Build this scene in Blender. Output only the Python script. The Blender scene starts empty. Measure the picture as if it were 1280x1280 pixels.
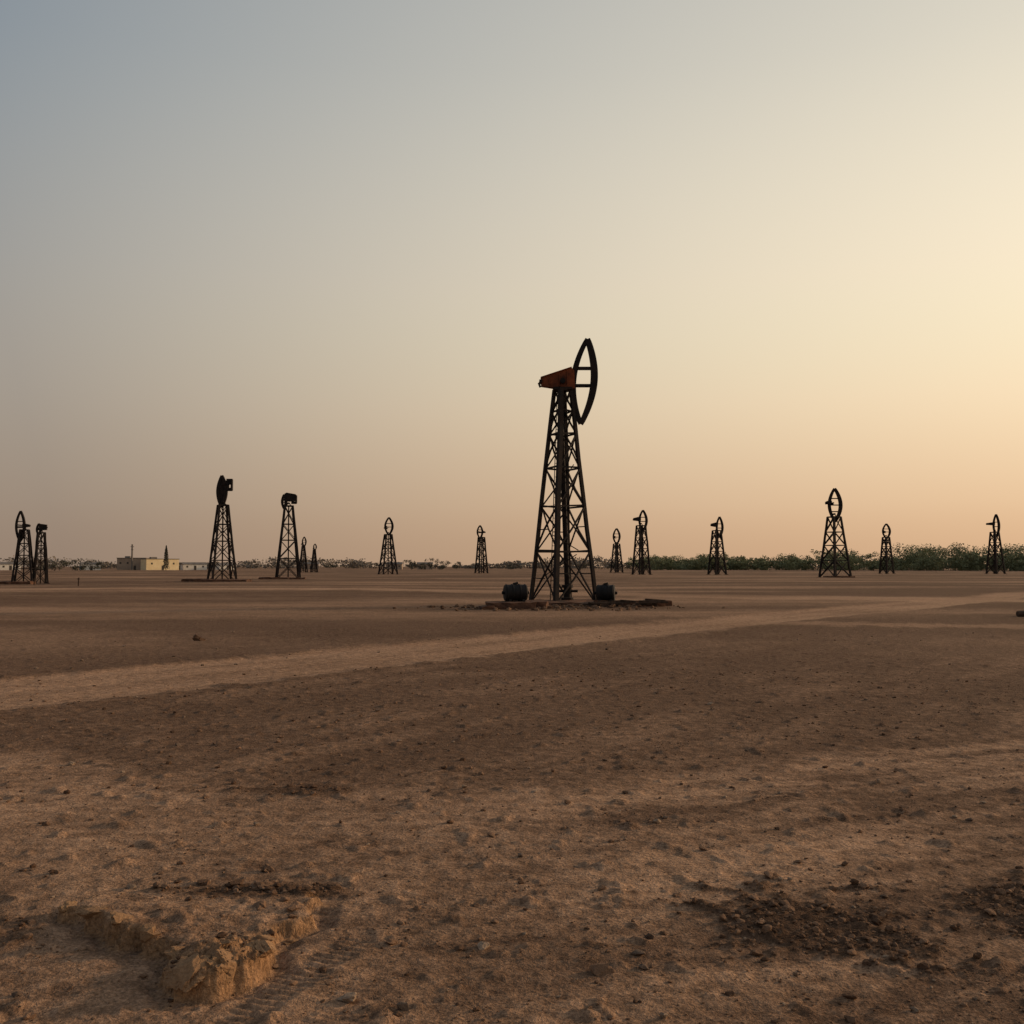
import bpy, bmesh, math, random
import numpy as np
from mathutils import Vector, Matrix
random.seed(7); rng=np.random.default_rng(11)
scene=bpy.context.scene
scene.view_settings.view_transform='Standard'
scene.view_settings.look='None'
scene.view_settings.exposure=0
SUN_AZ=math.radians(66); SUN_EL=math.radians(14)   # azimuth clockwise from +Y
sd=Vector((math.sin(SUN_AZ)*math.cos(SUN_EL),math.cos(SUN_AZ)*math.cos(SUN_EL),math.sin(SUN_EL)))

# ------------------------------------------------------------------ world
w=bpy.data.worlds.new("World"); scene.world=w; w.use_nodes=True
nt=w.node_tree; nt.nodes.clear()
N=nt.nodes.new; L=nt.links.new
out=N('ShaderNodeOutputWorld'); bg=N('ShaderNodeBackground'); bg.inputs['Strength'].default_value=0.1
sky=N('ShaderNodeTexSky'); sky.sky_type='NISHITA'; sky.sun_disc=False
sky.sun_elevation=SUN_EL; sky.sun_rotation=SUN_AZ; sky.dust_density=4; sky.air_density=1.0; sky.ozone_density=1.5
tc=N('ShaderNodeTexCoord'); sep=N('ShaderNodeSeparateXYZ'); L(tc.outputs['Generated'],sep.inputs[0])
def ramp(stops):
    r=N('ShaderNodeValToRGB'); e=r.color_ramp.elements
    e[0].position=stops[0][0]; e[0].color=(*stops[0][1],1)
    e[1].position=stops[-1][0]; e[1].color=(*stops[-1][1],1)
    for p,c in stops[1:-1]:
        k=e.new(p); k.color=(*c,1)
    r.color_ramp.interpolation='B_SPLINE'
    L(sep.outputs[2],r.inputs[0]); return r
rl=ramp([(0.0,(.32,.23,.17)),(0.06,(.35,.265,.20)),(0.16,(.39,.335,.275)),(0.28,(.375,.36,.33)),(0.45,(.23,.285,.335)),(0.7,(.13,.18,.25)),(1.0,(.09,.13,.20))])
rr=ramp([(0.0,(.72,.44,.25)),(0.06,(.86,.565,.335)),(0.16,(1.03,.81,.52)),(0.28,(1.03,.88,.64)),(0.45,(.80,.74,.60)),(0.7,(.45,.46,.46)),(1.0,(.25,.28,.33))])
dot=N('ShaderNodeVectorMath'); dot.operation='DOT_PRODUCT'; L(tc.outputs['Generated'],dot.inputs[0]); dot.inputs[1].default_value=sd
mr=N('ShaderNodeMapRange'); mr.interpolation_type='LINEAR'; mr.inputs['From Min'].default_value=0.0; mr.inputs['From Max'].default_value=.82
L(dot.outputs['Value'],mr.inputs['Value'])
mx=N('ShaderNodeMix'); mx.data_type='RGBA'; L(mr.outputs[0],mx.inputs['Factor']); L(rl.outputs[0],mx.inputs[6]); L(rr.outputs[0],mx.inputs[7])
sc=N('ShaderNodeVectorMath'); sc.operation='SCALE'; sc.inputs['Scale'].default_value=10.0; L(mx.outputs[2],sc.inputs[0])
m2=N('ShaderNodeMix'); m2.data_type='RGBA'; m2.inputs['Factor'].default_value=0.93; L(sky.outputs[0],m2.inputs[6]); L(sc.outputs[0],m2.inputs[7])
L(m2.outputs[2],bg.inputs['Color']); L(bg.outputs[0],out.inputs[0])

sl=bpy.data.lights.new("sun","SUN"); sl.energy=2.4; sl.angle=math.radians(4.0); sl.color=(1.0,.70,.43)
so=bpy.data.objects.new("sun",sl); scene.collection.objects.link(so)
so.rotation_euler=sd.to_track_quat('Z','Y').to_euler()

cam=bpy.data.cameras.new("camera"); co=bpy.data.objects.new("camera",cam); scene.collection.objects.link(co)
cam.sensor_width=36; cam.lens=35.3; cam.clip_end=20000; cam.clip_start=.05
co.location=(0,0,1.8); co.rotation_euler=(math.radians(90+3.1),0,0); scene.camera=co

# ------------------------------------------------------------------ noise
_perm=np.random.default_rng(3).permutation(512).astype(np.int64); _perm=np.concatenate([_perm,_perm])
_ang=np.random.default_rng(5).random(512)*2*np.pi; _gx=np.cos(_ang); _gy=np.sin(_ang)
def perlin(x,y,seed=0):
    x=np.asarray(x,float)+seed*17.31; y=np.asarray(y,float)-seed*9.77
    xi=np.floor(x).astype(np.int64); yi=np.floor(y).astype(np.int64); xf=x-xi; yf=y-yi
    u=xf*xf*xf*(xf*(xf*6-15)+10); v=yf*yf*yf*(yf*(yf*6-15)+10)
    def g(ix,iy,dx,dy):
        h=_perm[(_perm[ix&511]+iy)&511]; return _gx[h]*dx+_gy[h]*dy
    a=g(xi,yi,xf,yf); b=g(xi+1,yi,xf-1,yf); c=g(xi,yi+1,xf,yf-1); d=g(xi+1,yi+1,xf-1,yf-1)
    return ((a+(b-a)*u)*(1-v)+(c+(d-c)*u)*v)*1.5
def fbm(x,y,o=4,seed=0,g=.5):
    s=0;a=1
    for i in range(o):
        s=s+a*perlin(x*2**i,y*2**i,seed+i*3); a*=g
    return s
def sstep(a,b,x):
    t=np.clip((x-a)/(b-a),0,1); return t*t*(3-2*t)
def polydist(x,y,pts):
    """distance to polyline, arclength, side"""
    best=np.full(x.shape,1e9); arc=np.zeros(x.shape); s=0; sg=np.ones(x.shape)
    for (ax,ay),(bx,by) in zip(pts[:-1],pts[1:]):
        dx,dy=bx-ax,by-ay; l=math.hypot(dx,dy)
        t=np.clip(((x-ax)*dx+(y-ay)*dy)/(l*l),0,1)
        d=np.hypot(x-ax-t*dx,y-ay-t*dy); m=d<best
        best=np.where(m,d,best); arc=np.where(m,s+t*l,arc); sg=np.where(m,np.sign(dx*(y-ay)-dy*(x-ax)),sg); s+=l
    return best,arc,sg
def inpoly(x,y,P):
    ins=np.zeros(x.shape,bool); n=len(P)
    for i in range(n):
        x1,y1=P[i]; x2,y2=P[(i+1)%n]
        if y1==y2: continue
        c=((y1>y)!=(y2>y))&(x<(x2-x1)*(y-y1)/(y2-y1)+x1); ins^=c
    return ins

ROAD=[(-60,-50),(-16,3),(-7.2,14.4),(0,24.2),(10.8,37.7),(34,66),(70,105),(180,190)]
BANK=[(-2.30,5.3),(-1.93,4.95),(-1.55,4.69),(-1.42,4.30),(-1.18,4.36),(-1.08,4.66),(-1.18,4.93),(-1.02,5.2),(-1.1,5.75),(-1.6,6.0),(-2.07,5.95)]
TREAD1=[(-.05,7.2),(-.30,6.2),(-.42,5.4),(-.58,4.6),(-.80,3.9),(-1.2,2.5)]
TREAD2=[(-.75,5.0),(-.98,4.4),(-1.2,3.7),(-1.5,2.6)]
TRK2=[(60,36),(30,21.5),(14,13.5),(5.2,9.9),(2.6,8.9),(0,7.9),(-4,6.8),(-12,5.5)]
TRK3=[(60,25),(30,16),(14,10.5),(4.2,7.4),(1.8,6.5),(-1.5,5.2),(-6,3.5)]
FARTRK=[(-80,70),(-40,78),(-12,80),(10,62),(25,55)]
FORK=[(60,45),(30,33),(16,30),(9,32),(6,33)]

def fields(x,y):
    r=np.hypot(x,y)
    nlo=fbm(x*.25,y*.25,4,1); nmid=fbm(x*1.3,y*1.3,4,2); nfi=fbm(x*7,y*7,3,3); nvf=fbm(x*23,y*23,2,41)
    dr,ar,sgr=polydist(x,y,ROAD)
    rw=1.75+.35*perlin(ar*.15,ar*0+3,4)
    road=1-sstep(rw-.35,rw+.35,dr+.35*nmid)
    streak=fbm(ar*.10,dr*sgr*1.7,4,6)
    rut=perlin(ar*.1,dr*sgr*3.2,8)
    by=np.interp(x,[-12,-5.2,-3,-1.56,.4,2.8,5.65,12,30],[12,10.0,8.9,8.1,8.35,9.6,11.0,15,25])
    fore=1-sstep(-.45,.45,(y-by)+.5*nmid+.35*nlo)
    d2,a2r,s2=polydist(x,y,TRK2); d3,a3,s3=polydist(x,y,TRK3)
    right=sstep(-.8,1.5,x)
    wx=.25*nmid
    st2=fbm(a2r*.3,(d2*s2+wx*.4)*3.2,4,9)*right+(1-right)*.45*fbm(x*.9,y*.9,4,15)
    t2=(1-sstep(.3,.8,d2+.3*nmid))*right; t3=(1-sstep(.2,.6,d3+.3*nmid))*right
    wl=sum(np.exp(-((d2*s2+.05*perlin(a2r*.6,d2*0,48)-o_)/.06)**2) for o_ in (-.75,.7,1.05,-1.3))*sstep(-.2,.4,perlin(a2r*.4,d2*0,44)+.1+.3*nmid)*right
    leftness=1-sstep(-1.2,2.2,x+.6*nmid)
    blot=fbm(x*2.6,y*3.4,3,77)
    sandf=np.clip(.14+.52*leftness+.60*st2+.45*t2+.35*t3+.3*wl+.28*nlo+.20*nmid+.10*nfi-.30*sstep(.25,.7,blot),0,1)*fore
    def region(E,k=.5,kf=.25,a0=.3,a1=.8): return sstep(a0,a1,E+(k*nmid+kf*nfi)*sstep(.02,.4,E))*sstep(.02,.2,E)
    clod=region(np.exp(-(((x-2.35)/2.0)**2+((y-5.2)/.66)**2)**1.3),1.0,.6,.45,1.15)
    cl2=region(np.exp(-(((x+1.45)/.55)**2+((y-5.66)/.2)**2)),.35,.3)
    cl3=region(np.exp(-(((x+2.75)/.4)**2+((y-5.0)/.3)**2)),.35,.3)
    cl4=region(np.exp(-(((x+1.9)/1.0)**2+((y-8.15)/.16)**2)),.5,.3)
    cl5=region(np.exp(-(((x-.1)/.5)**2+((y-4.75)/.18)**2)),.5,.4,.5,1.2)
    clods=np.clip(clod+cl2+.6*cl3+.6*cl4+.3*cl5,0,1)
    df,_,_=polydist(x,y,FARTRK); ftr=1-sstep(1.5,5,df+1.5*nlo)
    dk,_,_=polydist(x,y,FORK); fk=1-sstep(.6,1.6,dk+.7*nmid)
    band=fbm(x*.02,y*.09,4,12)
    far=sstep(15,32,r); plain=(1-fore)*(1-road)
    sand=np.clip(road*(.85+.35*streak+.12*nmid)+sandf+ftr*.7*far+fk*.6*(1-road)+far*np.clip(.20+.8*band+.15*nmid*(r<120),0,.75)*(1-road)+plain*(1-far)*np.clip(.03+.25*streak+.22*nlo+.16*nmid+.08*nfi,0,.5),0,1)
    sand=sand*(1-.75*clods)
    oil=np.exp(-(((x-2.9)/3.6)**2+((y-45.8)/3.6)**2)); oil=sstep(.3,.75,oil+.25*nmid*sstep(.05,.3,oil))
    for (ox,oy,rr_) in [(-34.6,118.5,7),(-32,143,5),(-49,103,4),(53,163,4)]:
        e=np.exp(-(((x-ox)/rr_)**2+((y-oy)/rr_)**2)); oil=np.maximum(oil,.7*sstep(.3,.8,e+.25*nmid*(e>.05)))
    # height
    h=.016*nlo+.10*sstep(25,90,r)*fbm(x*.03,y*.03,3,14)
    h=h+.0055*nmid*(r<60)+.0052*nfi*(r<30)+.0026*nvf*(r<14)
    lump=np.clip(fbm(x*4.5,y*4.5,3,90)-.45,0,1)
    h=h+.045*lump*(r<40)*(1-.6*road)
    h=h-.03*road+.010*rut*road+.018*np.exp(-((dr-rw-.15)/.3)**2)*(r<60)
    h=h-.010*t2*fore-.006*t3*fore+.003*st2*fore-.005*wl*fore
    h=h+clods*(.004+.018*np.abs(fbm(x*9,y*9,3,20))+.006*nmid)
    h=h+.05*oil*(1+nmid)
    near=(r<9)
    xx=x+.06*fbm(x*5,y*5,4,30,.6); yy=y+.06*fbm(x*5,y*5,4,33,.6)
    db,_,_=polydist(xx,yy,BANK+[BANK[0]]); ins=inpoly(xx,yy,BANK)
    s=np.where(ins,db,-db)
    blk=np.exp(-(((x+1.25)/.22)**2+((y-4.5)/.3)**2)**1.5)
    Hb=.055+.075*blk+.04*np.exp(-(((x+1.95)/.4)**2+((y-5.0)/.3)**2))-.05*sstep(5.2,5.9,y)
    edge=sstep(-.008,.014,s)
    crag=np.abs(fbm(x*11,y*11,4,70,.65))
    h=h+near*edge*(Hb*(1+.12*nfi)-.045*blk*crag-.006*crag)
    h=h-near*.022*np.exp(-((s+.05)/.05)**2)*(y<5.4)
    bankedge=near*np.clip(np.exp(-((s-.0)/.035)**2)*(y<5.6)+blk*edge,0,1)
    for P,wd,am in ((TREAD1,.11,.55),(TREAD2,.10,1.0)):
        d,ac,_=polydist(x,y,P); m=am*(1-sstep(wd*.8,wd*1.15,d+.02*nfi))*near*(1-edge)*sstep(-.25,.3,nmid+.15)
        h=h-m*(.006)+m*.006*np.sin(ac*2*np.pi/.055+6*d)+am*near*.004*np.exp(-((d-wd*1.3)/.04)**2)*(1-edge)
    return h,sand,clods,oil,bankedge
def hz(x,y):
    return fields(np.atleast_1d(np.asarray(x,float)),np.atleast_1d(np.asarray(y,float)))[0]

# ------------------------------------------------------------------ material helpers
def mat(name):
    m=bpy.data.materials.new(name); m.use_nodes=True; t=m.node_tree
    b=t.nodes['Principled BSDF']; return m,t,b
def noise(t,scale,detail=4,rough=.55,coord=None):
    n=t.nodes.new('ShaderNodeTexNoise'); n.inputs['Scale'].default_value=scale; n.inputs['Detail'].default_value=detail; n.inputs['Roughness'].default_value=rough
    if coord is not None: t.links.new(coord,n.inputs['Vector'])
    return n
def simple(name,c1,c2,scale=3,rough=.8,metal=0,bump=.3,bdist=.02):
    m,t,b=mat(name)
    tcn=t.nodes.new('ShaderNodeTexCoord'); n=noise(t,scale,5,.65,tcn.outputs['Object'])
    r=t.nodes.new('ShaderNodeValToRGB'); r.color_ramp.elements[0].position=.35; r.color_ramp.elements[1].position=.68
    r.color_ramp.elements[0].color=(*c1,1); r.color_ramp.elements[1].color=(*c2,1)
    t.links.new(n.outputs[0],r.inputs[0]); t.links.new(r.outputs[0],b.inputs['Base Color'])
    b.inputs['Roughness'].default_value=rough; b.inputs['Metallic'].default_value=metal
    n2=noise(t,scale*6,3,.6,tcn.outputs['Object']); bp=t.nodes.new('ShaderNodeBump'); bp.inputs['Strength'].default_value=bump; bp.inputs['Distance'].default_value=bdist
    t.links.new(n2.outputs[0],bp.inputs['Height']); t.links.new(bp.outputs[0],b.inputs['Normal'])
    b.inputs['Specular IOR Level'].default_value=.2
    return m
steel=simple("rusted_dark_steel",(.010,.009,.009),(.032,.019,.014),2.5,.8)
rust=simple("rust_red_paint",(.06,.018,.009),(.25,.065,.022),1.6,.75)
block=simple("stained_brick",(.05,.028,.02),(.19,.09,.05),2.0,.95,bump=.8,bdist=.04)
rubber=simple("oily_drum_paint",(.008,.008,.009),(.022,.018,.016),3,.7)
plank=simple("weathered_timber",(.03,.02,.014),(.10,.06,.04),4,.9)

# ground material
gm,t,b=mat("dry_desert_soil")
def MIX(a,bb,f,mode='MIX'):
    n=t.nodes.new('ShaderNodeMix'); n.data_type='RGBA'; n.blend_type=mode; n.clamp_factor=True
    for s_,v in ((6,a),(7,bb)):
        if isinstance(v,tuple): n.inputs[s_].default_value=(*v,1)
        else: t.links.new(v,n.inputs[s_])
    if isinstance(f,(int,float)): n.inputs[0].default_value=f
    else: t.links.new(f,n.inputs[0])
    return n.outputs[2]
def MATH(op,a,bb=None,cl=False):
    n=t.nodes.new('ShaderNodeMath'); n.operation=op; n.use_clamp=cl
    for i,v in enumerate((a,bb)):
        if v is None: continue
        if isinstance(v,(int,float)): n.inputs[i].default_value=v
        else: t.links.new(v,n.inputs[i])
    return n.outputs[0]
def RAMP(src,p0,c0,p1,c1):
    g=t.nodes.new('ShaderNodeValToRGB'); g.color_ramp.elements[0].position=p0; g.color_ramp.elements[0].color=(*c0,1); g.color_ramp.elements[1].position=p1; g.color_ramp.elements[1].color=(*c1,1)
    t.links.new(src,g.inputs[0]); return g.outputs[0]
def ATTR(nm):
    n=t.nodes.new('ShaderNodeAttribute'); n.attribute_name=nm; return n.outputs['Fac']
tcn=t.nodes.new('ShaderNodeTexCoord'); C=tcn.outputs['Object']
n1=noise(t,1.1,5,.6,C); n2=noise(t,8,5,.7,C); n3=noise(t,55,4,.7,C); n4=noise(t,.12,5,.6,C)
sand=ATTR('sand'); clod=ATTR('clod'); oil=ATTR('oil'); bank=ATTR('bank')
sf=MATH('ADD',sand,MATH('MULTIPLY',MATH('SUBTRACT',n2.outputs[0],.5),.9),True)
sf=MATH('ADD',sf,MATH('MULTIPLY',MATH('SUBTRACT',n3.outputs[0],.5),.4),True)
soil=MIX((.140,.080,.048),(.205,.122,.076),n1.outputs[0])
sandc=MIX((.40,.240,.145),(.52,.325,.205),n1.outputs[0])
col=MIX(soil,sandc,sf)
col=MIX(col,(.10,.056,.033),MATH('MULTIPLY',clod,.6))
col=MIX(col,(.035,.022,.016),MATH('MULTIPLY',oil,.8))
col=MIX(col,(.42,.23,.105),MATH('MULTIPLY',bank,.55))
col=MIX(col,RAMP(n3.outputs[0],.3,(.42,.42,.42),.7,(1.42,1.42,1.42)),.9,'MULTIPLY')
col=MIX(col,RAMP(n2.outputs[0],.32,(.68,.66,.64),.66,(1.22,1.22,1.22)),.9,'MULTIPLY')
col=MIX(col,RAMP(n4.outputs[0],.3,(.75,.72,.69),.7,(1.15,1.15,1.15)),.8,'MULTIPLY')
def PEB(scale,rad_,thr):
    vo=t.nodes.new('ShaderNodeTexVoronoi'); vo.inputs['Scale'].default_value=scale; t.links.new(C,vo.inputs['Vector'])
    peb=MATH('LESS_THAN',vo.outputs['Distance'],rad_)
    vs=t.nodes.new('ShaderNodeSeparateColor'); t.links.new(vo.outputs['Color'],vs.inputs[0])
    peb=MATH('MULTIPLY',peb,MATH('GREATER_THAN',vs.outputs[0],thr))
    return MATH('MULTIPLY',peb,MATH('SUBTRACT',1.0,MATH('MULTIPLY',sf,.75))),vs
p1,vs1=PEB(38,.24,.5); p2,vs2=PEB(13,.2,.6)
col=MIX(col,MIX((.055,.032,.022),(.34,.22,.145),vs1.outputs[1]),MATH('MULTIPLY',p1,.75))
col=MIX(col,MIX((.05,.03,.02),(.28,.18,.115),vs2.outputs[1]),MATH('MULTIPLY',p2,.7))
t.links.new(col,b.inputs['Base Color']); b.inputs['Roughness'].default_value=.95; b.inputs['Specular IOR Level'].default_value=.06
hgt=MATH('ADD',MATH('MULTIPLY',n2.outputs[0],.05),MATH('MULTIPLY',n3.outputs[0],.013))
hgt=MATH('ADD',hgt,MATH('MULTIPLY',p1,.006)); hgt=MATH('ADD',hgt,MATH('MULTIPLY',p2,.012))
hgt=MATH('ADD',hgt,MATH('MULTIPLY',MATH('MULTIPLY',clod,n3.outputs[0]),.025))
bp=t.nodes.new('ShaderNodeBump'); bp.inputs['Strength'].default_value=.95; bp.inputs['Distance'].default_value=1.0
t.links.new(hgt,bp.inputs['Height']); t.links.new(bp.outputs[0],b.inputs['Normal'])

# ------------------------------------------------------------------ ground: one sheet, denser near the viewpoint
rad=np.concatenate([np.linspace(.25,2.2,14),np.exp(np.arange(math.log(2.3),math.log(7),.0030)),np.exp(np.arange(math.log(7.02),math.log(22),.0042)),np.exp(np.arange(math.log(22.1),math.log(9000),.016))])
fa=np.concatenate([np.arange(-36,36,.145),np.arange(36,324,3.0)]); fa=np.radians(fa)
R,A=np.meshgrid(rad,fa,indexing='ij'); X=R*np.sin(A); Y=R*np.cos(A)
h,sa,cl,oi,bk=fields(X.ravel(),Y.ravel())
nr,na=R.shape; V=np.stack([X.ravel(),Y.ravel(),h],1)
i=np.arange(nr-1)[:,None]; j=np.arange(na)[None,:]; j2=(j+1)%na
F=np.stack([i*na+j,i*na+j2,(i+1)*na+j2,(i+1)*na+j],-1).reshape(-1,4)
# close the small hole under the viewpoint with quads collapsed onto a centre strip
F=F[:,::-1]
def npmesh(name,V,F,smooth=False):
    me=bpy.data.meshes.new(name); k=F.shape[1]
    me.vertices.add(len(V)); me.vertices.foreach_set('co',np.asarray(V,np.float32).ravel())
    me.loops.add(F.size); me.loops.foreach_set('vertex_index',F.astype(np.int32).ravel())
    me.polygons.add(len(F)); me.polygons.foreach_set('loop_start',np.arange(0,F.size,k,dtype=np.int32))
    try: me.polygons.foreach_set('loop_total',np.full(len(F),k,np.int32))
    except Exception: pass
    me.polygons.foreach_set('use_smooth',np.full(len(F),smooth))
    me.update(calc_edges=True); me.validate()
    return me
me=npmesh("ground",V,F,True)
for nm,a_ in (('sand',sa),('clod',cl),('oil',oi),('bank',bk)):
    at=me.attributes.new(nm,'FLOAT','POINT'); at.data.foreach_set('value',a_.astype(np.float32))
me.materials.append(gm)
go=bpy.data.objects.new("ground",me); scene.collection.objects.link(go)

# ------------------------------------------------------------------ stones / clods
def ico(sub):
    bm=bmesh.new(); bmesh.ops.create_icosphere(bm,subdivisions=sub,radius=1)
    v=np.array([q.co[:] for q in bm.verts]); f=np.array([[q.index for q in p.verts] for p in bm.faces]); bm.free(); return v,f
def proto(sub,k):
    v,f=ico(sub); a=v*np.array([1,1,1.])
    n=perlin(v[:,0]*1.3+k*7,v[:,1]*1.3+v[:,2]*1.7,k)+.5*perlin(v[:,0]*3+k,v[:,2]*3+v[:,1]*2,k+9)
    if sub>3: n=n+.35*perlin(v[:,0]*7+k,v[:,2]*7+v[:,1]*5,k+19)+.2*perlin(v[:,1]*15+k,v[:,2]*13+v[:,0]*9,k+29)
    a=a*(1+.5*n)[:,None]
    r_=np.random.default_rng(k)
    for _ in range(6):
        d=r_.normal(size=3); d/=np.linalg.norm(d); c=.55+.2*r_.random(); p=a@d; a=a-np.outer(np.maximum(p-c,0)*(.85 if sub>3 else 1),d)
    return a,f
PT=[proto(1,k) for k in range(6)]; PS=[proto(2,k+20) for k in range(6)]; PL=[proto(3,k+40) for k in range(6)]; PX=[proto(5,k+60) for k in range(4)]
def stones(name,xs,ys,ss,m,flat=.65,sink=.25):
    Vs=[];Fs=[];cs=[];o=0; hh=hz(xs,ys)
    for x_,y_,s_,h_ in zip(xs,ys,ss,hh):
        P=PS if s_>.018 else PT
        if s_>.035:P=PL
        if s_>.06 and y_<10:P=PX
        v,f=P[rng.integers(len(P))]
        e=Matrix.Rotation(rng.random()*6.28,3,'Z')@Matrix.Rotation((rng.random()-.5)*.8,3,'X')
        S=np.array([1,.7+.5*rng.random(),flat*(.7+.5*rng.random())])*s_
        q=(v*S)@np.array(e).T+np.array([x_,y_,h_+s_*flat*(1-sink*2)*.6])
        Vs.append(q);Fs.append(f+o);o+=len(v); cs.append(np.full(len(v),rng.random()))
    me=npmesh(name,np.concatenate(Vs),np.concatenate(Fs),False)
    at=me.attributes.new('rnd','FLOAT','POINT'); at.data.foreach_set('value',np.concatenate(cs).astype(np.float32))
    me.materials.append(m); ob=bpy.data.objects.new(name,me); scene.collection.objects.link(ob); return ob
def stonemat(name,c1,c2):
    m,t_,b_=mat(name); at=t_.nodes.new('ShaderNodeAttribute'); at.attribute_name='rnd'
    n=t_.nodes.new('ShaderNodeMix'); n.data_type='RGBA'; n.inputs[6].default_value=(*c1,1); n.inputs[7].default_value=(*c2,1); t_.links.new(at.outputs['Fac'],n.inputs[0])
    tc_=t_.nodes.new('ShaderNodeTexCoord'); nn=noise(t_,70,4,.7,tc_.outputs['Object'])
    r=t_.nodes.new('ShaderNodeValToRGB'); r.color_ramp.elements[0].position=.3; r.color_ramp.elements[0].color=(.6,.6,.6,1); r.color_ramp.elements[1].position=.7; r.color_ramp.elements[1].color=(1.2,1.2,1.2,1); t_.links.new(nn.outputs[0],r.inputs[0])
    k=t_.nodes.new('ShaderNodeMix'); k.data_type='RGBA'; k.blend_type='MULTIPLY'; k.inputs[0].default_value=.9; t_.links.new(n.outputs[2],k.inputs[6]); t_.links.new(r.outputs[0],k.inputs[7])
    t_.links.new(k.outputs[2],b_.inputs['Base Color']); b_.inputs['Roughness'].default_value=.95; b_.inputs['Specular IOR Level'].default_value=.1
    bp_=t_.nodes.new('ShaderNodeBump'); bp_.inputs['Distance'].default_value=.01; bp_.inputs['Strength'].default_value=.8; t_.links.new(nn.outputs[0],bp_.inputs['Height']); t_.links.new(bp_.outputs[0],b_.inputs['Normal'])
    return m
clm=stonemat("earth_clod",(.09,.050,.030),(.28,.165,.10)); stm=stonemat("stone",(.09,.058,.042),(.40,.28,.19)); crm=stonemat("bank_crust",(.24,.135,.07),(.38,.225,.12))
n=90000
d=3.2*np.exp(rng.random(n)*math.log(18/3.2)); a=np.radians((rng.random(n)-.5)*76); x=d*np.sin(a); y=d*np.cos(a)
_,s_,c_,o_,b_=fields(x,y)
dens=.055+.60*c_+.30*b_*(y<5.5)+.28*(fbm(x*1.5,y*1.5,3,50)>.3)*(y<8)+.10*(s_<.25)
k=rng.random(n)<dens; x=x[k];y=y[k];c2=c_[k];d=d[k]
sz=.0037*np.exp(rng.normal(size=len(x))*.72)*(1+1.0*c2)*(1+.10*np.maximum(d-6,0)); sz=np.minimum(sz,.030)
stones("dirt_clods",x,y,sz,clm)
n=2600
d=3.2*np.exp(rng.random(n)**.8*math.log(30/3.2)); a=np.radians((rng.random(n)-.5)*74); x=d*np.sin(a); y=d*np.cos(a)
keep=rng.random(n)<.3+.5*(fbm(x,y,2,60)>.2); x=x[keep];y=y[keep]
stones("pebbles",x,y,np.minimum(.0075*np.exp(rng.normal(size=len(x))*.55)*(1+d[keep]*.03),.04),stm)
P=[(.39,4.56,.05),(.73,4.76,.018),(-.58,4.92,.035),(-.52,4.9,.02),(1.13,4.75,.032),(2.6,5.5,.03),(2.45,5.75,.02),(.16,7.5,.02),(-1.45,6.1,.04),(-1.55,5.75,.05),(-1.38,5.68,.055),(-1.75,5.8,.045),(-1.22,5.62,.045),(-1.0,5.7,.04),(-1.3,5.3,.05),(-1.12,5.22,.035),(-1.2,5.42,.03),(-3.25,7.1,.03),(-3.3,7.15,.02),(-1.6,8.2,.035),(-1.8,8.25,.03),(-1.4,8.15,.03),(-2.3,8.4,.03),(-7.6,24.5,.14),(-8,25.5,.08),(1.35,4.1,.03),(1.5,4.2,.02),(-2.35,5.35,.03),(-2.45,5.2,.035),(-2.55,5.05,.03),(.9,5.6,.03),(1.3,5.5,.03),(1.8,5.3,.03),(2.2,5.1,.03),(.5,5.7,.025),(1.6,4.9,.03),(.05,5.9,.02),(-3.4,4.9,.02),(-.9,6.7,.02)]
for q in range(46):
    dd=4.0+4.5*rng.random()**1.5; P.append(((rng.random()-.5)*1.05*dd,dd,.012+.018*rng.random()**2))
P=np.array(P); stones("rocks",P[:,0],P[:,1],P[:,2],clm,flat=.6)
P=np.array([(-1.37,4.34,.085),(-1.24,4.42,.10),(-1.13,4.60,.075),(-1.30,4.50,.09),(-1.15,4.76,.05),(-1.50,4.62,.05),(-1.72,4.84,.06),(-1.9,4.98,.055),(-2.1,5.12,.062),(-2.28,5.28,.05),(-1.08,5.0,.04)])
stones("crusted_earth",P[:,0],P[:,1],P[:,2],crm,flat=.55,sink=.68)

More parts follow.
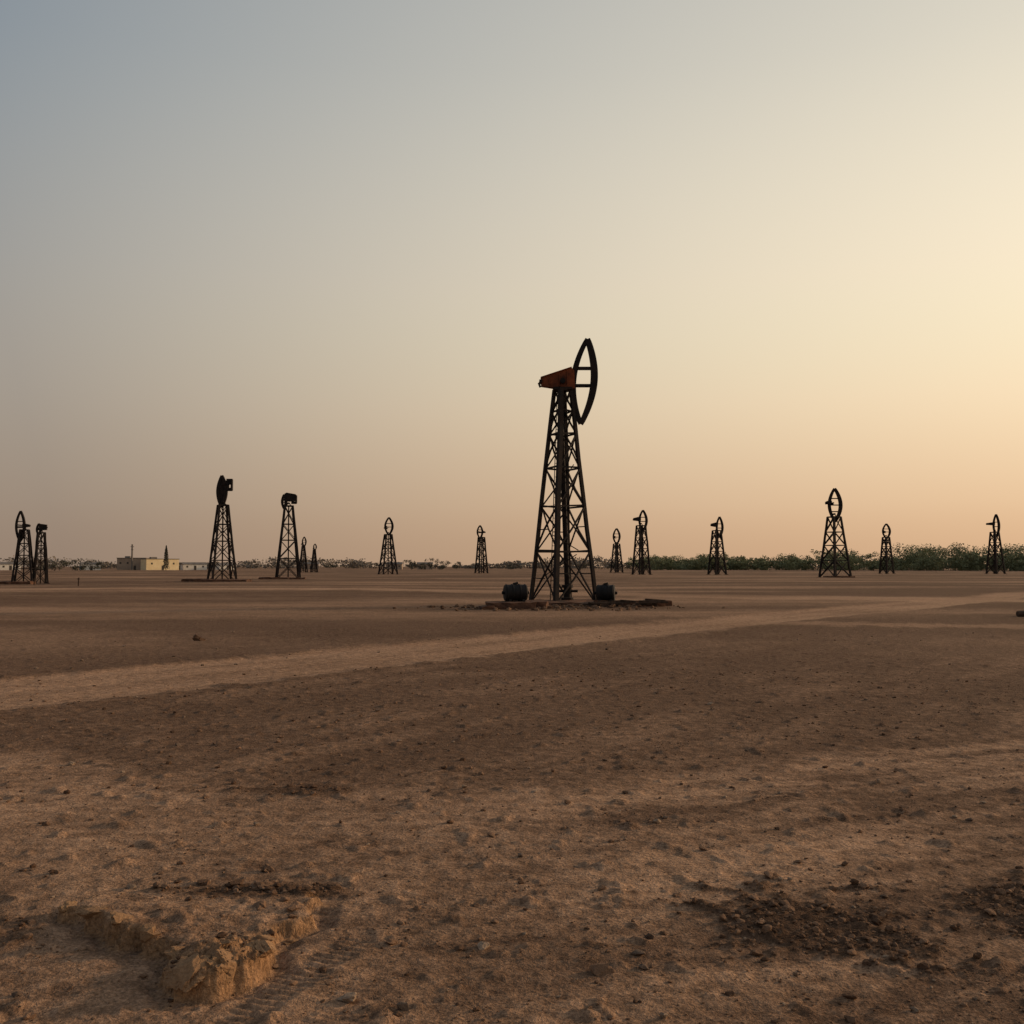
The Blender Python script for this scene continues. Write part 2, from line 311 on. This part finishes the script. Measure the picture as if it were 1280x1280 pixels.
# ------------------------------------------------------------------ solid builders
class MB:
    def __init__(s): s.v=[];s.f=[]
    def prism(s,p,q,w,d=None,sides=4,up=None):
        p=Vector(p);q=Vector(q); d=d or w; t_=(q-p)
        if t_.length<1e-6:return
        t_.normalize(); up=Vector(up) if up else (Vector((0,0,1)) if abs(t_.z)<.9 else Vector((0,1,0)))
        a=t_.cross(up).normalized(); b_=a.cross(t_).normalized(); o=len(s.v); off=math.pi/sides if sides==4 else 0
        k=math.sqrt(2) if sides==4 else 1
        for c in (p,q):
            for i in range(sides):
                an=off+2*math.pi*i/sides; s.v.append(tuple(c+a*math.cos(an)*w/2*k+b_*math.sin(an)*d/2*k))
        for i in range(sides): j=(i+1)%sides; s.f.append((o+i,o+j,o+sides+j,o+sides+i))
        s.f.append(tuple(o+i for i in range(sides))[::-1]); s.f.append(tuple(o+sides+i for i in range(sides)))
    def extr(s,prof,y0,y1):
        o=len(s.v);n=len(prof)
        for yy in (y0,y1):
            for (x_,z_) in prof: s.v.append((x_,yy,z_))
        for i in range(n): j=(i+1)%n; s.f.append((o+i,o+j,o+n+j,o+n+i))
        s.f.append(tuple(o+i for i in range(n))[::-1]); s.f.append(tuple(o+n+i for i in range(n)))
    def strip(s,pts,w,d):
        o=len(s.v);n=len(pts)
        for i,(x_,z_) in enumerate(pts):
            a=Vector(pts[max(i-1,0)]);c=Vector(pts[min(i+1,n-1)]);t_=(c-a).normalized();nn=Vector((-t_.y,t_.x))
            ww=w[i] if hasattr(w,'__len__') else w
            for sx,sy in ((-1,-1),(1,-1),(1,1),(-1,1)):
                s.v.append((x_+nn.x*sx*ww/2,sy*d/2,z_+nn.y*sx*ww/2))
        for i in range(n-1):
            for k in range(4): l=(k+1)%4; s.f.append((o+i*4+k,o+i*4+l,o+i*4+4+l,o+i*4+4+k))
        s.f.append((o+3,o+2,o+1,o)); e=o+(n-1)*4; s.f.append((e,e+1,e+2,e+3))
    def lathe(s,c,axis,prof,seg=28):
        c=Vector(c);ax=Vector(axis).normalized();a=ax.orthogonal().normalized();b_=ax.cross(a);o=len(s.v)
        for (t_,r_) in prof:
            for i in range(seg):
                an=2*math.pi*i/seg; s.v.append(tuple(c+ax*t_+(a*math.cos(an)+b_*math.sin(an))*r_))
        for k in range(len(prof)-1):
            for i in range(seg): j=(i+1)%seg; s.f.append((o+k*seg+i,o+k*seg+j,o+(k+1)*seg+j,o+(k+1)*seg+i))
        s.f.append(tuple(o+i for i in range(seg))[::-1]); e=o+(len(prof)-1)*seg; s.f.append(tuple(e+i for i in range(seg)))
    def rot(s,ang,start=0,cx=0,cy=0):
        c_,s_=math.cos(ang),math.sin(ang)
        for i in range(start,len(s.v)):
            x_,y_,z_=s.v[i]; x_-=cx;y_-=cy; s.v[i]=(cx+x_*c_-y_*s_,cy+x_*s_+y_*c_,z_)
    def obj(s,name,m,parent=None,loc=(0,0,0),bevel=0):
        me=bpy.data.meshes.new(name); me.from_pydata(s.v,[],s.f); me.update()
        bm=bmesh.new(); bm.from_mesh(me); bmesh.ops.recalc_face_normals(bm,faces=bm.faces); bm.to_mesh(me); bm.free()
        me.materials.append(m); ob=bpy.data.objects.new(name,me); scene.collection.objects.link(ob); ob.location=loc
        if parent: ob.parent=parent
        if bevel:
            b_=ob.modifiers.new('bevel','BEVEL'); b_.width=bevel; b_.segments=2; b_.limit_method='ANGLE'
        return ob
def empty(name,loc):
    e=bpy.data.objects.new(name,None); e.location=loc; scene.collection.objects.link(e); return e

def derrick(H,bw,tw,rot_,leg,br,levels,detail,seed):
    """four-legged lattice tower"""
    rd=random.Random(seed); m=MB()
    def corner(i,z):
        f=z/H; hw=(bw*(1-f)+tw*f)/2
        return Vector([(-hw,-hw,z),(hw,-hw,z),(hw,hw,z),(-hw,hw,z)][i])
    for i in range(4):
        a=corner(i,0);c=corner(i,H); bend=[Vector((rd.uniform(-.025,.025)*(0<k<6),rd.uniform(-.025,.025)*(0<k<6),0)) for k in range(7)]
        lw=leg*(1.0 if not detail else rd.choice((.85,1.0,1.15)))
        for k in range(6): m.prism(a.lerp(c,k/6)+bend[k],a.lerp(c,(k+1)/6+.003)+bend[k+1],lw,lw,4)
        m.prism(a+Vector((0,0,-.1)),a+Vector((0,0,.06)),leg*2.4)
    for k in range(len(levels)-1):
        z0,z1=levels[k]*H,levels[k+1]*H
        for i in range(4):
            j=(i+1)%4
            jz=lambda: rd.uniform(-.05,.05)*H/10*(1 if detail else 0)
            if k>0: m.prism(corner(i,max(z0+jz(),.25)),corner(j,max(z0+jz(),.25)),br*1.15)
            ci,cj=corner(i,z0),corner(j,z0); di,dj=corner(i,z1),corner(j,z1)
            nrm=((cj-ci).cross(di-ci)).normalized()*(br*.5)
            sag=Vector((rd.uniform(-1,1),rd.uniform(-1,1),rd.uniform(-1,1)))*br*(1.2 if detail else 0)
            skip=.2 if detail else .12
            if not(detail and rd.random()<.08):
                mm=(ci+dj)/2+nrm+sag; m.prism(ci+nrm,mm,br); m.prism(mm,dj+nrm,br)
            if not(rd.random()<skip):
                mm=(cj+di)/2-nrm+sag*.7; m.prism(cj-nrm,mm,br*.85); m.prism(mm,di-nrm,br*.85)
            if detail and k<2 and rd.random()<.6:
                mid=z0+(z1-z0)*rd.uniform(.4,.6); m.prism((corner(i,mid)),(corner(i,mid)+corner(j,mid))/2,br*.7)
    for i in range(4): m.prism(corner(i,H),corner((i+1)%4,H),br*1.6)
    m.rot(rot_)
    return m
def pumpjack(x,y,H,head,rot_=.45,yaw=0,leg=.15,br=.07,bw=.245,seed=1,main=False,twf=.06):
    """H total height; head dict in fractions of H: zt tower top, cx,ct,cb lens (x,top z,bottom z), wl,wr bulges, tail beam reach"""
    z0=float(hz(x,y)[0]); e=empty("oil_pumpjack",(x,y,z0))
    zt=head['zt']*H
    lv=[0,.24,.45,.63,.79,.9,1] if main else [0,.28,.53,.75,1]
    d=derrick(zt,bw*H,twf*H,rot_,leg,br,lv,main,seed)
    d.prism((.22 if main else .05,-.05,0),(-.12 if main else 0,0,zt),leg*(1.35 if main else .8),sides=8)
    if main:
        for k in range(30):
            z_=.4+k*.33
            f=z_/zt; hw=(bw*(1-f)+twf*f)*H/2
            if z_<zt-.2: d.prism((-.45*hw-.13,-hw*.6,z_),(-.45*hw+.13,-hw*.6,z_),.025)
        for s_ in (-.13,.13):
            d.prism((-.45*bw*H/2+s_,-bw*H/2*.6,.1),(-.45*twf*H/2+s_,-twf*H/2*.6,zt),.04)
        d.lathe((.2,-.05,0),(0,0,1),[(0,.3),(.25,.3),(.26,.18),(.7,.18),(.71,.27),(.85,.27),(.86,.14),(1.3,.14)])
        d.prism((-.3,-.05,.55),(.7,-.05,.55),.12,sides=8)
        for (a_,c_) in (((-.5,-.8,3.2),(.7,-.6,2.5)),((-.4,-.7,5.2),(.5,-.5,6.6)),((-.9,-.7,1.3),(.6,-.9,2.3))): d.prism(a_,c_,.05,sides=6)
    d.obj("derrick",steel,e)
    p=MB(); s=H/12.7
    p.prism((-.46*s,0,zt+.06*s),(.46*s,0,zt+.06*s),.58*s,.12*s)
    p.prism((-.3*s,0,zt+.12*s),(-.12*s,0,zt+.36*s),.1*s); p.prism((.3*s,0,zt+.12*s),(.12*s,0,zt+.36*s),.1*s)
    p.lathe((0,-.32*s,zt+.42*s),(0,1,0),[(0,.13*s),(.64*s,.13*s)],14)
    if head.get('post'):
        p.prism((-.2*s,0,zt),(-.05*s,0,head['post']*H),.14*s); p.prism((.2*s,0,zt),(.05*s,0,head['post']*H),.14*s)
    p.rot(yaw); p.obj("saddle_bearing",steel,e)
    bmh=MB(); zb=head.get('zb',zt/H+.035)*H; tl=head['tail']*H; cx=head['cx']*H; wl=head['wl']*H; wr=head['wr']*H; zt2=head['ct']*H; zb2=head['cb']*H
    sg=head.get('sg',1 if cx>=0 else -1)
    hx=cx-sg*wl*.75
    th=head.get('th',.085 if main else .05)*H; tt=head.get('tt',.5)*th
    prof=[(-sg*tl,zb-tt*.45),(-sg*tl,zb+tt*.45),(hx-sg*.01*H,zb+th*.55),(hx+sg*.012*H,zb+th*.45),(hx+sg*.006*H,zb-th*.5),(0,zb-th*.45)]
    if main: prof=[(-1.04,10.50),(-1.06,10.84),(.44,11.34),(.56,11.2),(.60,10.32),(-.05,10.34)]
    bmh.extr(prof,-.17*s,.17*s)
    bmh.prism((prof[1][0],0,prof[1][1]+.022*s),(prof[2][0],0,prof[2][1]+.022*s),.46*s,.045*s)
    bmh.prism((prof[0][0],0,prof[0][1]-.022*s),(prof[5][0],0,prof[5][1]-.022*s),.46*s,.045*s)
    if main:
        for xx,za,zb_ in ((-.62,10.50,10.95),(-.15,10.42,11.1),(.22,10.38,11.22)): bmh.prism((xx,-.19,za),(xx,-.19,zb_),.05,.05)
    bmh.rot(yaw); bmh.obj("walking_beam",rust if main else steel,e,bevel=.012*s if main else 0)
    q=MB()
    q.prism((-sg*tl,0,zb),(-sg*(tl+.10*s),0,zb-.10*s),.12*s); q.prism((-sg*(tl+.08*s),0,zb-.08*s),(-sg*(tl+.02*s),0,zb-.24*s),.09*s)
    q.prism((-sg*tl,-.26*s,zb+.03*s),(-sg*tl,.26*s,zb+.03*s),.14*s)
    tilt=head.get('tilt',0)*H; n_=22; arcL=[];arcR=[]
    for i in range(n_+1):
        f=i/n_; z_=zb2+(zt2-zb2)*f; c0=cx+tilt*(f-.5); bl=math.sin(math.pi*f)**.85
        arcL.append((c0-wl*bl,z_)); arcR.append((c0+wr*bl,z_))
    aw=head.get('aw',.19)*s
    wd=[aw*(.75+.25*math.sin(math.pi*i/n_)) for i in range(n_+1)]
    q.strip(arcL,wd,.26*s); q.strip(arcR,[k*1.2 for k in wd],.30*s)
    for f in head.get('sp',(.46,.66)):
        z_=zb2+(zt2-zb2)*f; i=int(f*n_); q.prism((arcL[i][0],0,z_),(arcR[i][0],0,z_),.15*s,.15*s)
    if head.get('solid'):
        q.extr([arcL[k] for k in range(0,n_+1,2)]+[arcR[k] for k in range(n_-1,0,-2)],-.05*s,.05*s)
    if not main: q.prism((0,0,zb),(arcL[n_//2][0],0,zb2+(zt2-zb2)*.55),.2*s)
    q.prism((hx,0,zb-th*.3),(arcL[n_//2-2][0],0,zb-th*.3),.16*s)
    for (x0,z0_,x1,z1_) in head.get('box',()):
        q.prism((x0*H,0,z0_*H),(x1*H,0,z1_*H),.2*s,.4*s)
    q.rot(yaw); q.obj("horse_head",steel,e)
    return e
def H_(zt,cx,ct,cb,wl,wr,tail,**k):
    d=dict(zt=zt,cx=cx,ct=ct,cb=cb,wl=wl,wr=wr,tail=tail); d.update(k); return d
e0=pumpjack(2.45,48.3,12.75,H_(.805,.082,1.0,.677,.041,.038,.083,tilt=.026,zb=.835,aw=.28,sp=(.45,.655)),rot_=math.radians(30),leg=.18,br=.07,bw=.178,twf=.045,seed=5,main=True)
pumpjack(-34.6,120,12.7,H_(.72,-.015,1.0,.70,.036,.04,.075,zb=.93,th=.04,aw=.34,solid=True,sg=-1,post=.93,box=((.03,.955,.085,.955),(.03,.87,.085,.87),(.08,.86,.08,.965),(.045,.86,.045,.965))),rot_=.5,leg=.22,br=.10,bw=.22,seed=2,twf=.08)
pumpjack(-32.3,145,12.35,H_(.85,-.055,.985,.82,.022,.022,.08,zb=.95,th=.10,tt=.8,aw=.35,sg=-1,box=((.03,.965,.09,.965),(.03,.89,.09,.89),(.088,.88,.088,.975))),rot_=.3,leg=.24,br=.11,bw=.26,seed=3,twf=.09)
pumpjack(-51.0,105,7.6,H_(.74,-.06,1.0,.58,.055,.055,.07,zb=.8,aw=.36),rot_=.3,leg=.17,br=.08,bw=.25,seed=4,twf=.1)
pumpjack(-49.7,106,6.4,H_(.84,-.045,.99,.8,.03,.03,.09,zb=.93,th=.10,tt=.9,aw=.4,sg=-1),rot_=.6,leg=.16,br=.08,bw=.2,seed=6,twf=.1)
pumpjack(-62.3,300,10.6,H_(.76,.02,1.0,.72,.05,.05,.06,aw=.42),leg=.26,br=.13,bw=.2,seed=7)
pumpjack(-60.0,305,8.6,H_(.8,.02,1.0,.78,.05,.05,.05,aw=.42),leg=.26,br=.13,bw=.2,seed=8)
pumpjack(-28.6,232,13.1,H_(.70,.01,1.0,.69,.065,.065,.07,aw=.42,zb=.82),leg=.30,br=.14,bw=.26,seed=9,twf=.1)
pumpjack(-8.1,266,12.6,H_(.75,-.03,1.0,.73,.055,.05,.08,aw=.45,zb=.86),leg=.30,br=.14,bw=.2,seed=10,twf=.1)
pumpjack(30.2,290,12.7,H_(.65,0,1.0,.64,.07,.07,.06,aw=.5,zb=.8),leg=.30,br=.14,bw=.2,seed=11,twf=.1)
pumpjack(28.3,220,14.1,H_(.76,.03,1.0,.68,.055,.055,.12,aw=.42,zb=.86,th=.07),leg=.30,br=.14,bw=.2,seed=12,twf=.1)
pumpjack(46.1,226,13.0,H_(.76,.05,1.0,.64,.05,.05,.1,aw=.42,zb=.86,th=.08),leg=.30,br=.14,bw=.22,seed=13,twf=.1)
pumpjack(53.0,165,14.6,H_(.68,.01,1.0,.63,.062,.065,.09,aw=.42,zb=.84,sp=(.3,.5,.7),solid=False),leg=.27,br=.13,bw=.24,seed=14,twf=.1)
pumpjack(89.4,240,11.9,H_(.73,.01,1.0,.7,.07,.07,.05,aw=.42,zb=.84),leg=.30,br=.14,bw=.19,seed=15,twf=.09)
pumpjack(115.4,240,14.2,H_(.7,.03,1.0,.62,.045,.045,.13,aw=.4,zb=.84),leg=.30,br=.14,bw=.2,seed=16,twf=.09)

# ------------------------------------------------------------------ plinths, drums, timber
def rough(name,cx,cy,sx,sy,sz,m,rot_=0,seed=0,parent=None,j=.04,step=.25,zoff=0):
    bm=bmesh.new(); bmesh.ops.create_cube(bm,size=1)
    bmesh.ops.scale(bm,vec=(sx,sy,sz+.2),verts=bm.verts)
    for ax,l in ((0,sx),(1,sy)):
        k=int(l/step)
        for i in range(1,k):
            p=[0,0,0];p[ax]=-l/2+l*i/k; no=[0,0,0];no[ax]=1
            bmesh.ops.bisect_plane(bm,geom=bm.verts[:]+bm.edges[:]+bm.faces[:],plane_co=p,plane_no=no)
    bmesh.ops.bisect_plane(bm,geom=bm.verts[:]+bm.edges[:]+bm.faces[:],plane_co=(0,0,.08),plane_no=(0,0,1))
    r_=random.Random(seed)
    for v in bm.verts:
        v.co+=Vector((r_.uniform(-j,j),r_.uniform(-j,j),r_.uniform(-j,j)*.8))
    me=bpy.data.meshes.new(name); bm.to_mesh(me); bm.free(); me.materials.append(m)
    ob=bpy.data.objects.new(name,me); scene.collection.objects.link(ob); ob.rotation_euler=(0,0,rot_)
    z=float(hz(cx,cy)[0]); ob.location=(cx,cy,z+(sz-.2)/2+zoff)
    if parent: ob.parent=parent; ob.location=Vector(ob.location)-parent.location
    b_=ob.modifiers.new('bevel','BEVEL'); b_.width=.015; b_.segments=1
    return ob
pl=empty("brick_plinth",(0,43.6,0))
rough("slab",-.05,43.4,2.1,1.6,.26,block,.05,1,pl)
rough("slab_end",1.2,43.9,.7,1.3,.22,block,-.1,2,pl)
rough("step",-1.05,42.6,.6,.6,.14,block,.2,3,pl)
pl=empty("concrete_plinth",(2.45,47.6,0))
rough("pad",2.6,47.4,4.2,4.4,.12,block,.02,4,pl,j=.05,step=.4)
rough("skid",5.3,45.6,3.2,.5,.2,block,-.03,5,pl)
rough("skid_end",6.7,46.6,1.0,1.2,.22,block,.2,6,pl)
n=320; x=1.6+rng.normal(size=n)*2.5; y=44.0+rng.normal(size=n)*1.3
stones("brick_rubble",x,y,.04+.09*rng.random(n)**2,clm)
def drum(x,y,z,l,r):
    m=MB(); m.lathe((-l/2,0,0),(1,0,0),[(0,r*.55),(.02,r*.9),(.05,r*.93),(.07,r),(.1,r),(.12,r*.95),(l*.3,r*.95),(l*.32,r*1.03),(l*.36,r*1.03),(l*.38,r*.95),(l*.62,r*.95),(l*.64,r*1.03),(l*.68,r*1.03),(l*.7,r*.95),(l-.12,r*.95),(l-.1,r),(l-.07,r),(l-.05,r*.93),(l-.02,r*.9),(l,r*.55)],32)
    m.prism((-l/2-.1,0,0),(l/2+.1,0,0),.14,sides=12)
    for s in (-1,1): m.prism((s*l*.3,-r*.8,-r*.95),(s*l*.3,r*.8,-r*.95),.12,.16)
    m.prism((-.1,0,r),(.1,0,r+.05),.12,.1)
    return m.obj("oil_drum",rubber,None,(x,y,z))
drum(.15,43.8,.26+.40,1.0,.37).rotation_euler=(0,0,.25)
drum(4.25,45.6,.20+.40,.84,.38).rotation_euler=(0,0,-.2)
tm=MB(); r_=random.Random(4)
for k in range(9):
    x_=r_.uniform(3.6,6.6); y_=r_.uniform(44.3,45.2); a=r_.uniform(-.35,.35); l=r_.uniform(.6,1.6)
    tm.prism((x_-l/2*math.cos(a),y_-l/2*math.sin(a),.08+.03*k%3),(x_+l/2*math.cos(a),y_+l/2*math.sin(a),.1+.02*k),.14,.09)
tm.obj("timber_debris",plank)
tm=MB()
for k,(yy,zz) in enumerate(((36.2,.1),(36.5,.1),(36.35,.27))): tm.prism((18.15+.2*k,yy,zz),(21.2,yy+.3,zz),.2,.2,8)
tm.obj("timber_pile",plank)
for i,(cx,cy,sx,sy,sz) in enumerate(((-37.0,118.5,3.2,2.2,.3),(-33.2,118.2,4.5,3,.25),(-33.8,143,4,2.5,.25),(-30.4,142.6,2.2,2,.2),(-51.5,103.5,4.2,2,.25),(53,163,4.0,3,.2))):
    rough("concrete_plinth",cx,cy,sx,sy,sz,block,.05*i,20+i,None,j=.08,step=.5)
for (x_,y_,h_) in ((-40.5,94,.75),(-47,99,.6)):
    m=MB(); m.prism((0,0,-.1),(0.03,0,h_),.12,sides=8); m.prism((-.1,0,h_-.12),(.13,0,h_-.12),.08); m.obj("marker_post",plank,None,(x_,y_,0))

# ------------------------------------------------------------------ distant trees
def treemat(name,c1,c2):
    m,t_,b_=mat(name); at=t_.nodes.new('ShaderNodeAttribute'); at.attribute_name='rnd'
    n=t_.nodes.new('ShaderNodeMix'); n.data_type='RGBA'; n.inputs[6].default_value=(*c1,1); n.inputs[7].default_value=(*c2,1); t_.links.new(at.outputs['Fac'],n.inputs[0])
    t_.links.new(n.outputs[2],b_.inputs['Base Color']); b_.inputs['Roughness'].default_value=.9; b_.inputs['Specular IOR Level'].default_value=.1
    return m
def trees(name,items,m,leaf=.5,nl=520,low=.12):
    V=[];F=[];C=[];o=0
    tv=MB()
    for (x_,y_,h_,w_) in items:
        nb=rng.integers(8,13); lobes=[]; tone=rng.random()*.35
        for k in range(nb):
            zz=low+(.88-low)*rng.random()**.9
            sp=.30*math.sin(math.pi*min(1,.25+.75*(1-zz)))+.06
            lobes.append((rng.normal()*w_*sp,rng.normal()*w_*sp,h_*zz,w_*(.15+.12*rng.random()),h_*(.11+.10*rng.random()),rng.random()))
        n=nl; idx=rng.integers(0,nb,n)
        dirs=rng.normal(size=(n,3)); dirs/=np.linalg.norm(dirs,axis=1)[:,None]; rr_=rng.random(n)**.45*1.15
        Lb=np.array(lobes)[idx]
        c=np.stack([Lb[:,0]+dirs[:,0]*rr_*Lb[:,3],Lb[:,1]+dirs[:,1]*rr_*Lb[:,3],Lb[:,2]+dirs[:,2]*rr_*Lb[:,4]],1)
        c[:,2]=np.maximum(c[:,2],h_*.03)
        a=rng.normal(size=(n,3));a/=np.linalg.norm(a,axis=1)[:,None]; b_=np.cross(a,rng.normal(size=(n,3)));b_/=np.linalg.norm(b_,axis=1)[:,None]
        s=leaf*(.5+rng.random(n))[:,None]
        base=np.array([x_,y_,0.])
        q=np.stack([c-a*s*.5,c+b_*s*.35,c+a*s*.5,c-b_*s*.35],1)+base
        V.append(q.reshape(-1,3));F.append(np.arange(4*n).reshape(n,4)+o);o+=4*n
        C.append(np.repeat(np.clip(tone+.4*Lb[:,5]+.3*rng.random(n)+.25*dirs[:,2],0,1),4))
        t0=Vector((x_,y_,-.2)); top=t0+Vector((rng.normal()*.3,0,h_*.55)); k0=len(tv.v)
        tv.prism(t0,top,h_*.04,sides=6)
        for l in lobes[:4]: tv.prism(t0.lerp(top,.6),t0+Vector((l[0],l[1],l[2])),h_*.018,sides=5)
    tV=np.array(tv.v); tF=[f for f in tv.f if len(f)==4]; tF=np.array(tF)+o
    V.append(tV);F.append(tF);C.append(np.zeros(len(tV)))
    me=npmesh(name,np.concatenate(V),np.concatenate(F)); at=me.attributes.new('rnd','FLOAT','POINT'); at.data.foreach_set('value',np.concatenate(C).astype(np.float32))
    me.materials.append(m); ob=bpy.data.objects.new(name,me); scene.collection.objects.link(ob)
fol=treemat("foliage_olive_hazed",(.095,.105,.055),(.27,.275,.15)); fol2=treemat("foliage_far_hazed",(.15,.125,.10),(.24,.20,.16)); fol3=treemat("foliage_dark",(.06,.057,.045),(.12,.11,.08))  # fol and fol2 are paled: aerial haze is painted into the leaf colour
it=[]
for k in range(250):
    u=rng.random()**.85; az=.125+u*.50; d=500-150*u+rng.random()*70
    clump=.5+.5*math.sin(az*47+1.3*math.sin(az*19))
    hh=(5.4+5.6*u+3.2*clump*(.4+.6*u))*(.5+.65*rng.random())
    it.append((az*d,d,hh,hh*1.05))
trees("tree_line",it,fol,.62,520,.08)
it=[]
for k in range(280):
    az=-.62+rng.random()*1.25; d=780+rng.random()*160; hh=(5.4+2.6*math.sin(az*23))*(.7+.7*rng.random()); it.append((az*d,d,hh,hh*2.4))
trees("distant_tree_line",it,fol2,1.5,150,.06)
it=[]
for az,d,hh,ww in ((-.45,430,5.0,7),(-.437,440,4.4,6),(-.427,435,5.2,6),(-.415,450,3.8,6),(-.36,520,3.0,6),(-.34,520,4.4,5),(-.33,530,3.9,6),(-.315,540,3.4,7),(-.305,540,3.0,6),(-.10,560,5.6,6),(-.09,560,4.4,7),(-.08,570,6.8,6),(-.07,570,5.4,7),(-.055,580,4.8,5),(-.47,450,2.6,6),(-.18,600,3,7),(-.2,600,3.4,6),(.0,600,3.6,8),(.07,590,3.8,8),(.045,590,3,7),(.1,560,4.4,7),(.115,560,4,7)):
    it.append((az*d,d,hh,ww))
trees("shrub_belt",it,fol3,.55,420,.08)

def cypress(x_,y_,h_,w_):
    n=900; z=rng.random(n)**.8; r=w_/2*(1-z)**.7*(.35+.65*rng.random(n)); an=rng.random(n)*6.28
    c=np.stack([r*np.cos(an),r*np.sin(an),.6+z*(h_-.6)],1); a=rng.normal(size=(n,3));a/=np.linalg.norm(a,axis=1)[:,None]; b_=np.cross(a,rng.normal(size=(n,3)));b_/=np.linalg.norm(b_,axis=1)[:,None]
    q=np.stack([c-a*.3,c+b_*.2,c+a*.3,c-b_*.2],1).reshape(-1,3); F=np.arange(4*n).reshape(n,4)
    t_=MB(); t_.prism((0,0,0),(0,0,h_*.8),.3,sides=6); tF=np.array([f for f in t_.f if len(f)==4])+4*n
    me=npmesh("cypress_tree",np.concatenate([q,np.array(t_.v)]),np.concatenate([F,tF])); at=me.attributes.new('rnd','FLOAT','POINT'); at.data.foreach_set('value',rng.random(len(me.vertices)).astype(np.float32))
    me.materials.append(fol3); ob=bpy.data.objects.new("cypress_tree",me); ob.location=(x_,y_,0); scene.collection.objects.link(ob)
cypress(-160,465,11.4,3.2)

# ------------------------------------------------------------------ distant buildings
wallm=simple("ochre_plaster",(.70,.54,.31),(.80,.66,.42),.4,.9); wall2=simple("dusty_brick",(.30,.22,.16),(.40,.30,.22),.5,.9); dark=simple("dark_opening",(.05,.04,.035),(.08,.065,.05),1,.6); white=simple("whitewash",(.6,.56,.5),(.75,.7,.62),.5,.9); roofm=simple("grey_roof",(.14,.12,.10),(.22,.19,.17),.4,.9)
def house(name,x,y,sx,sy,h,m,yaw=0,nw=5,gable=False,door=True):
    e=empty(name,(x,y,0)); e.rotation_euler=(0,0,yaw)
    a=MB(); a.prism((-sx/2,0,h/2-.25),(sx/2,0,h/2-.25),sy,h+.5); a.obj("walls",m,e)
    r=MB()
    if gable:
        r.v=[(-sx/2-.3,-sy/2-.3,h+.003),(sx/2+.3,-sy/2-.3,h+.003),(sx/2+.3,sy/2+.3,h+.003),(-sx/2-.3,sy/2+.3,h+.003),(-sx/2-.3,0,h+1.1),(sx/2+.3,0,h+1.1)]
        r.f=[(0,1,5,4),(2,3,4,5),(1,2,5),(3,0,4),(3,2,1,0)]
    else:
        r.prism((-sx/2-.2,0,h+.15),(sx/2+.2,0,h+.15),sy+.4,.3)
        r.prism((-sx*.3,0,h+.7),(-sx*.12,0,h+.7),sy*.3,.8)
    r.obj("roof",roofm,e)
    w_=MB()
    for k in range(nw):
        xx=-sx/2+sx*(k+.5)/nw
        if door and k==nw//2: w_.prism((xx-.6,-sy/2-.003,1.1),(xx+.6,-sy/2-.003,1.1),.05,2.2)
        else: w_.prism((xx-.45,-sy/2-.003,h*.6),(xx+.45,-sy/2-.003,h*.6),.05,.9)
    w_.obj("windows",dark,e)
    return e
house("plaster_warehouse",-174,497,17,6,5.3,wallm,.80,3)
house("brick_warehouse",-189,503,14,9,5.8,wall2,.05,4)
m=MB(); m.prism((0,0,0),(0,0,12.6),.8,sides=10); m.prism((-.6,0,10),(.6,0,10),.25); m.prism((-.9,0,11.4),(.9,0,11.4),.25); m.obj("chimney",roofm,None,(-186,492,0))
house("whitewashed_house",-208,496,9,5,2.8,white,.6,3,True)
house("whitewashed_house",-163,515,12,5,2.8,white,.6,3,True)
house("whitewashed_house",-235,470,9,5,2.8,white,.7,3,True)
house("whitewashed_house",-148,520,9,5,2.4,white,.7,3,True)
for k,xx in enumerate((-70,-52,-120)): house("brick_shed",xx,600,9,5,3.2,wall2,.1*k,3,True)
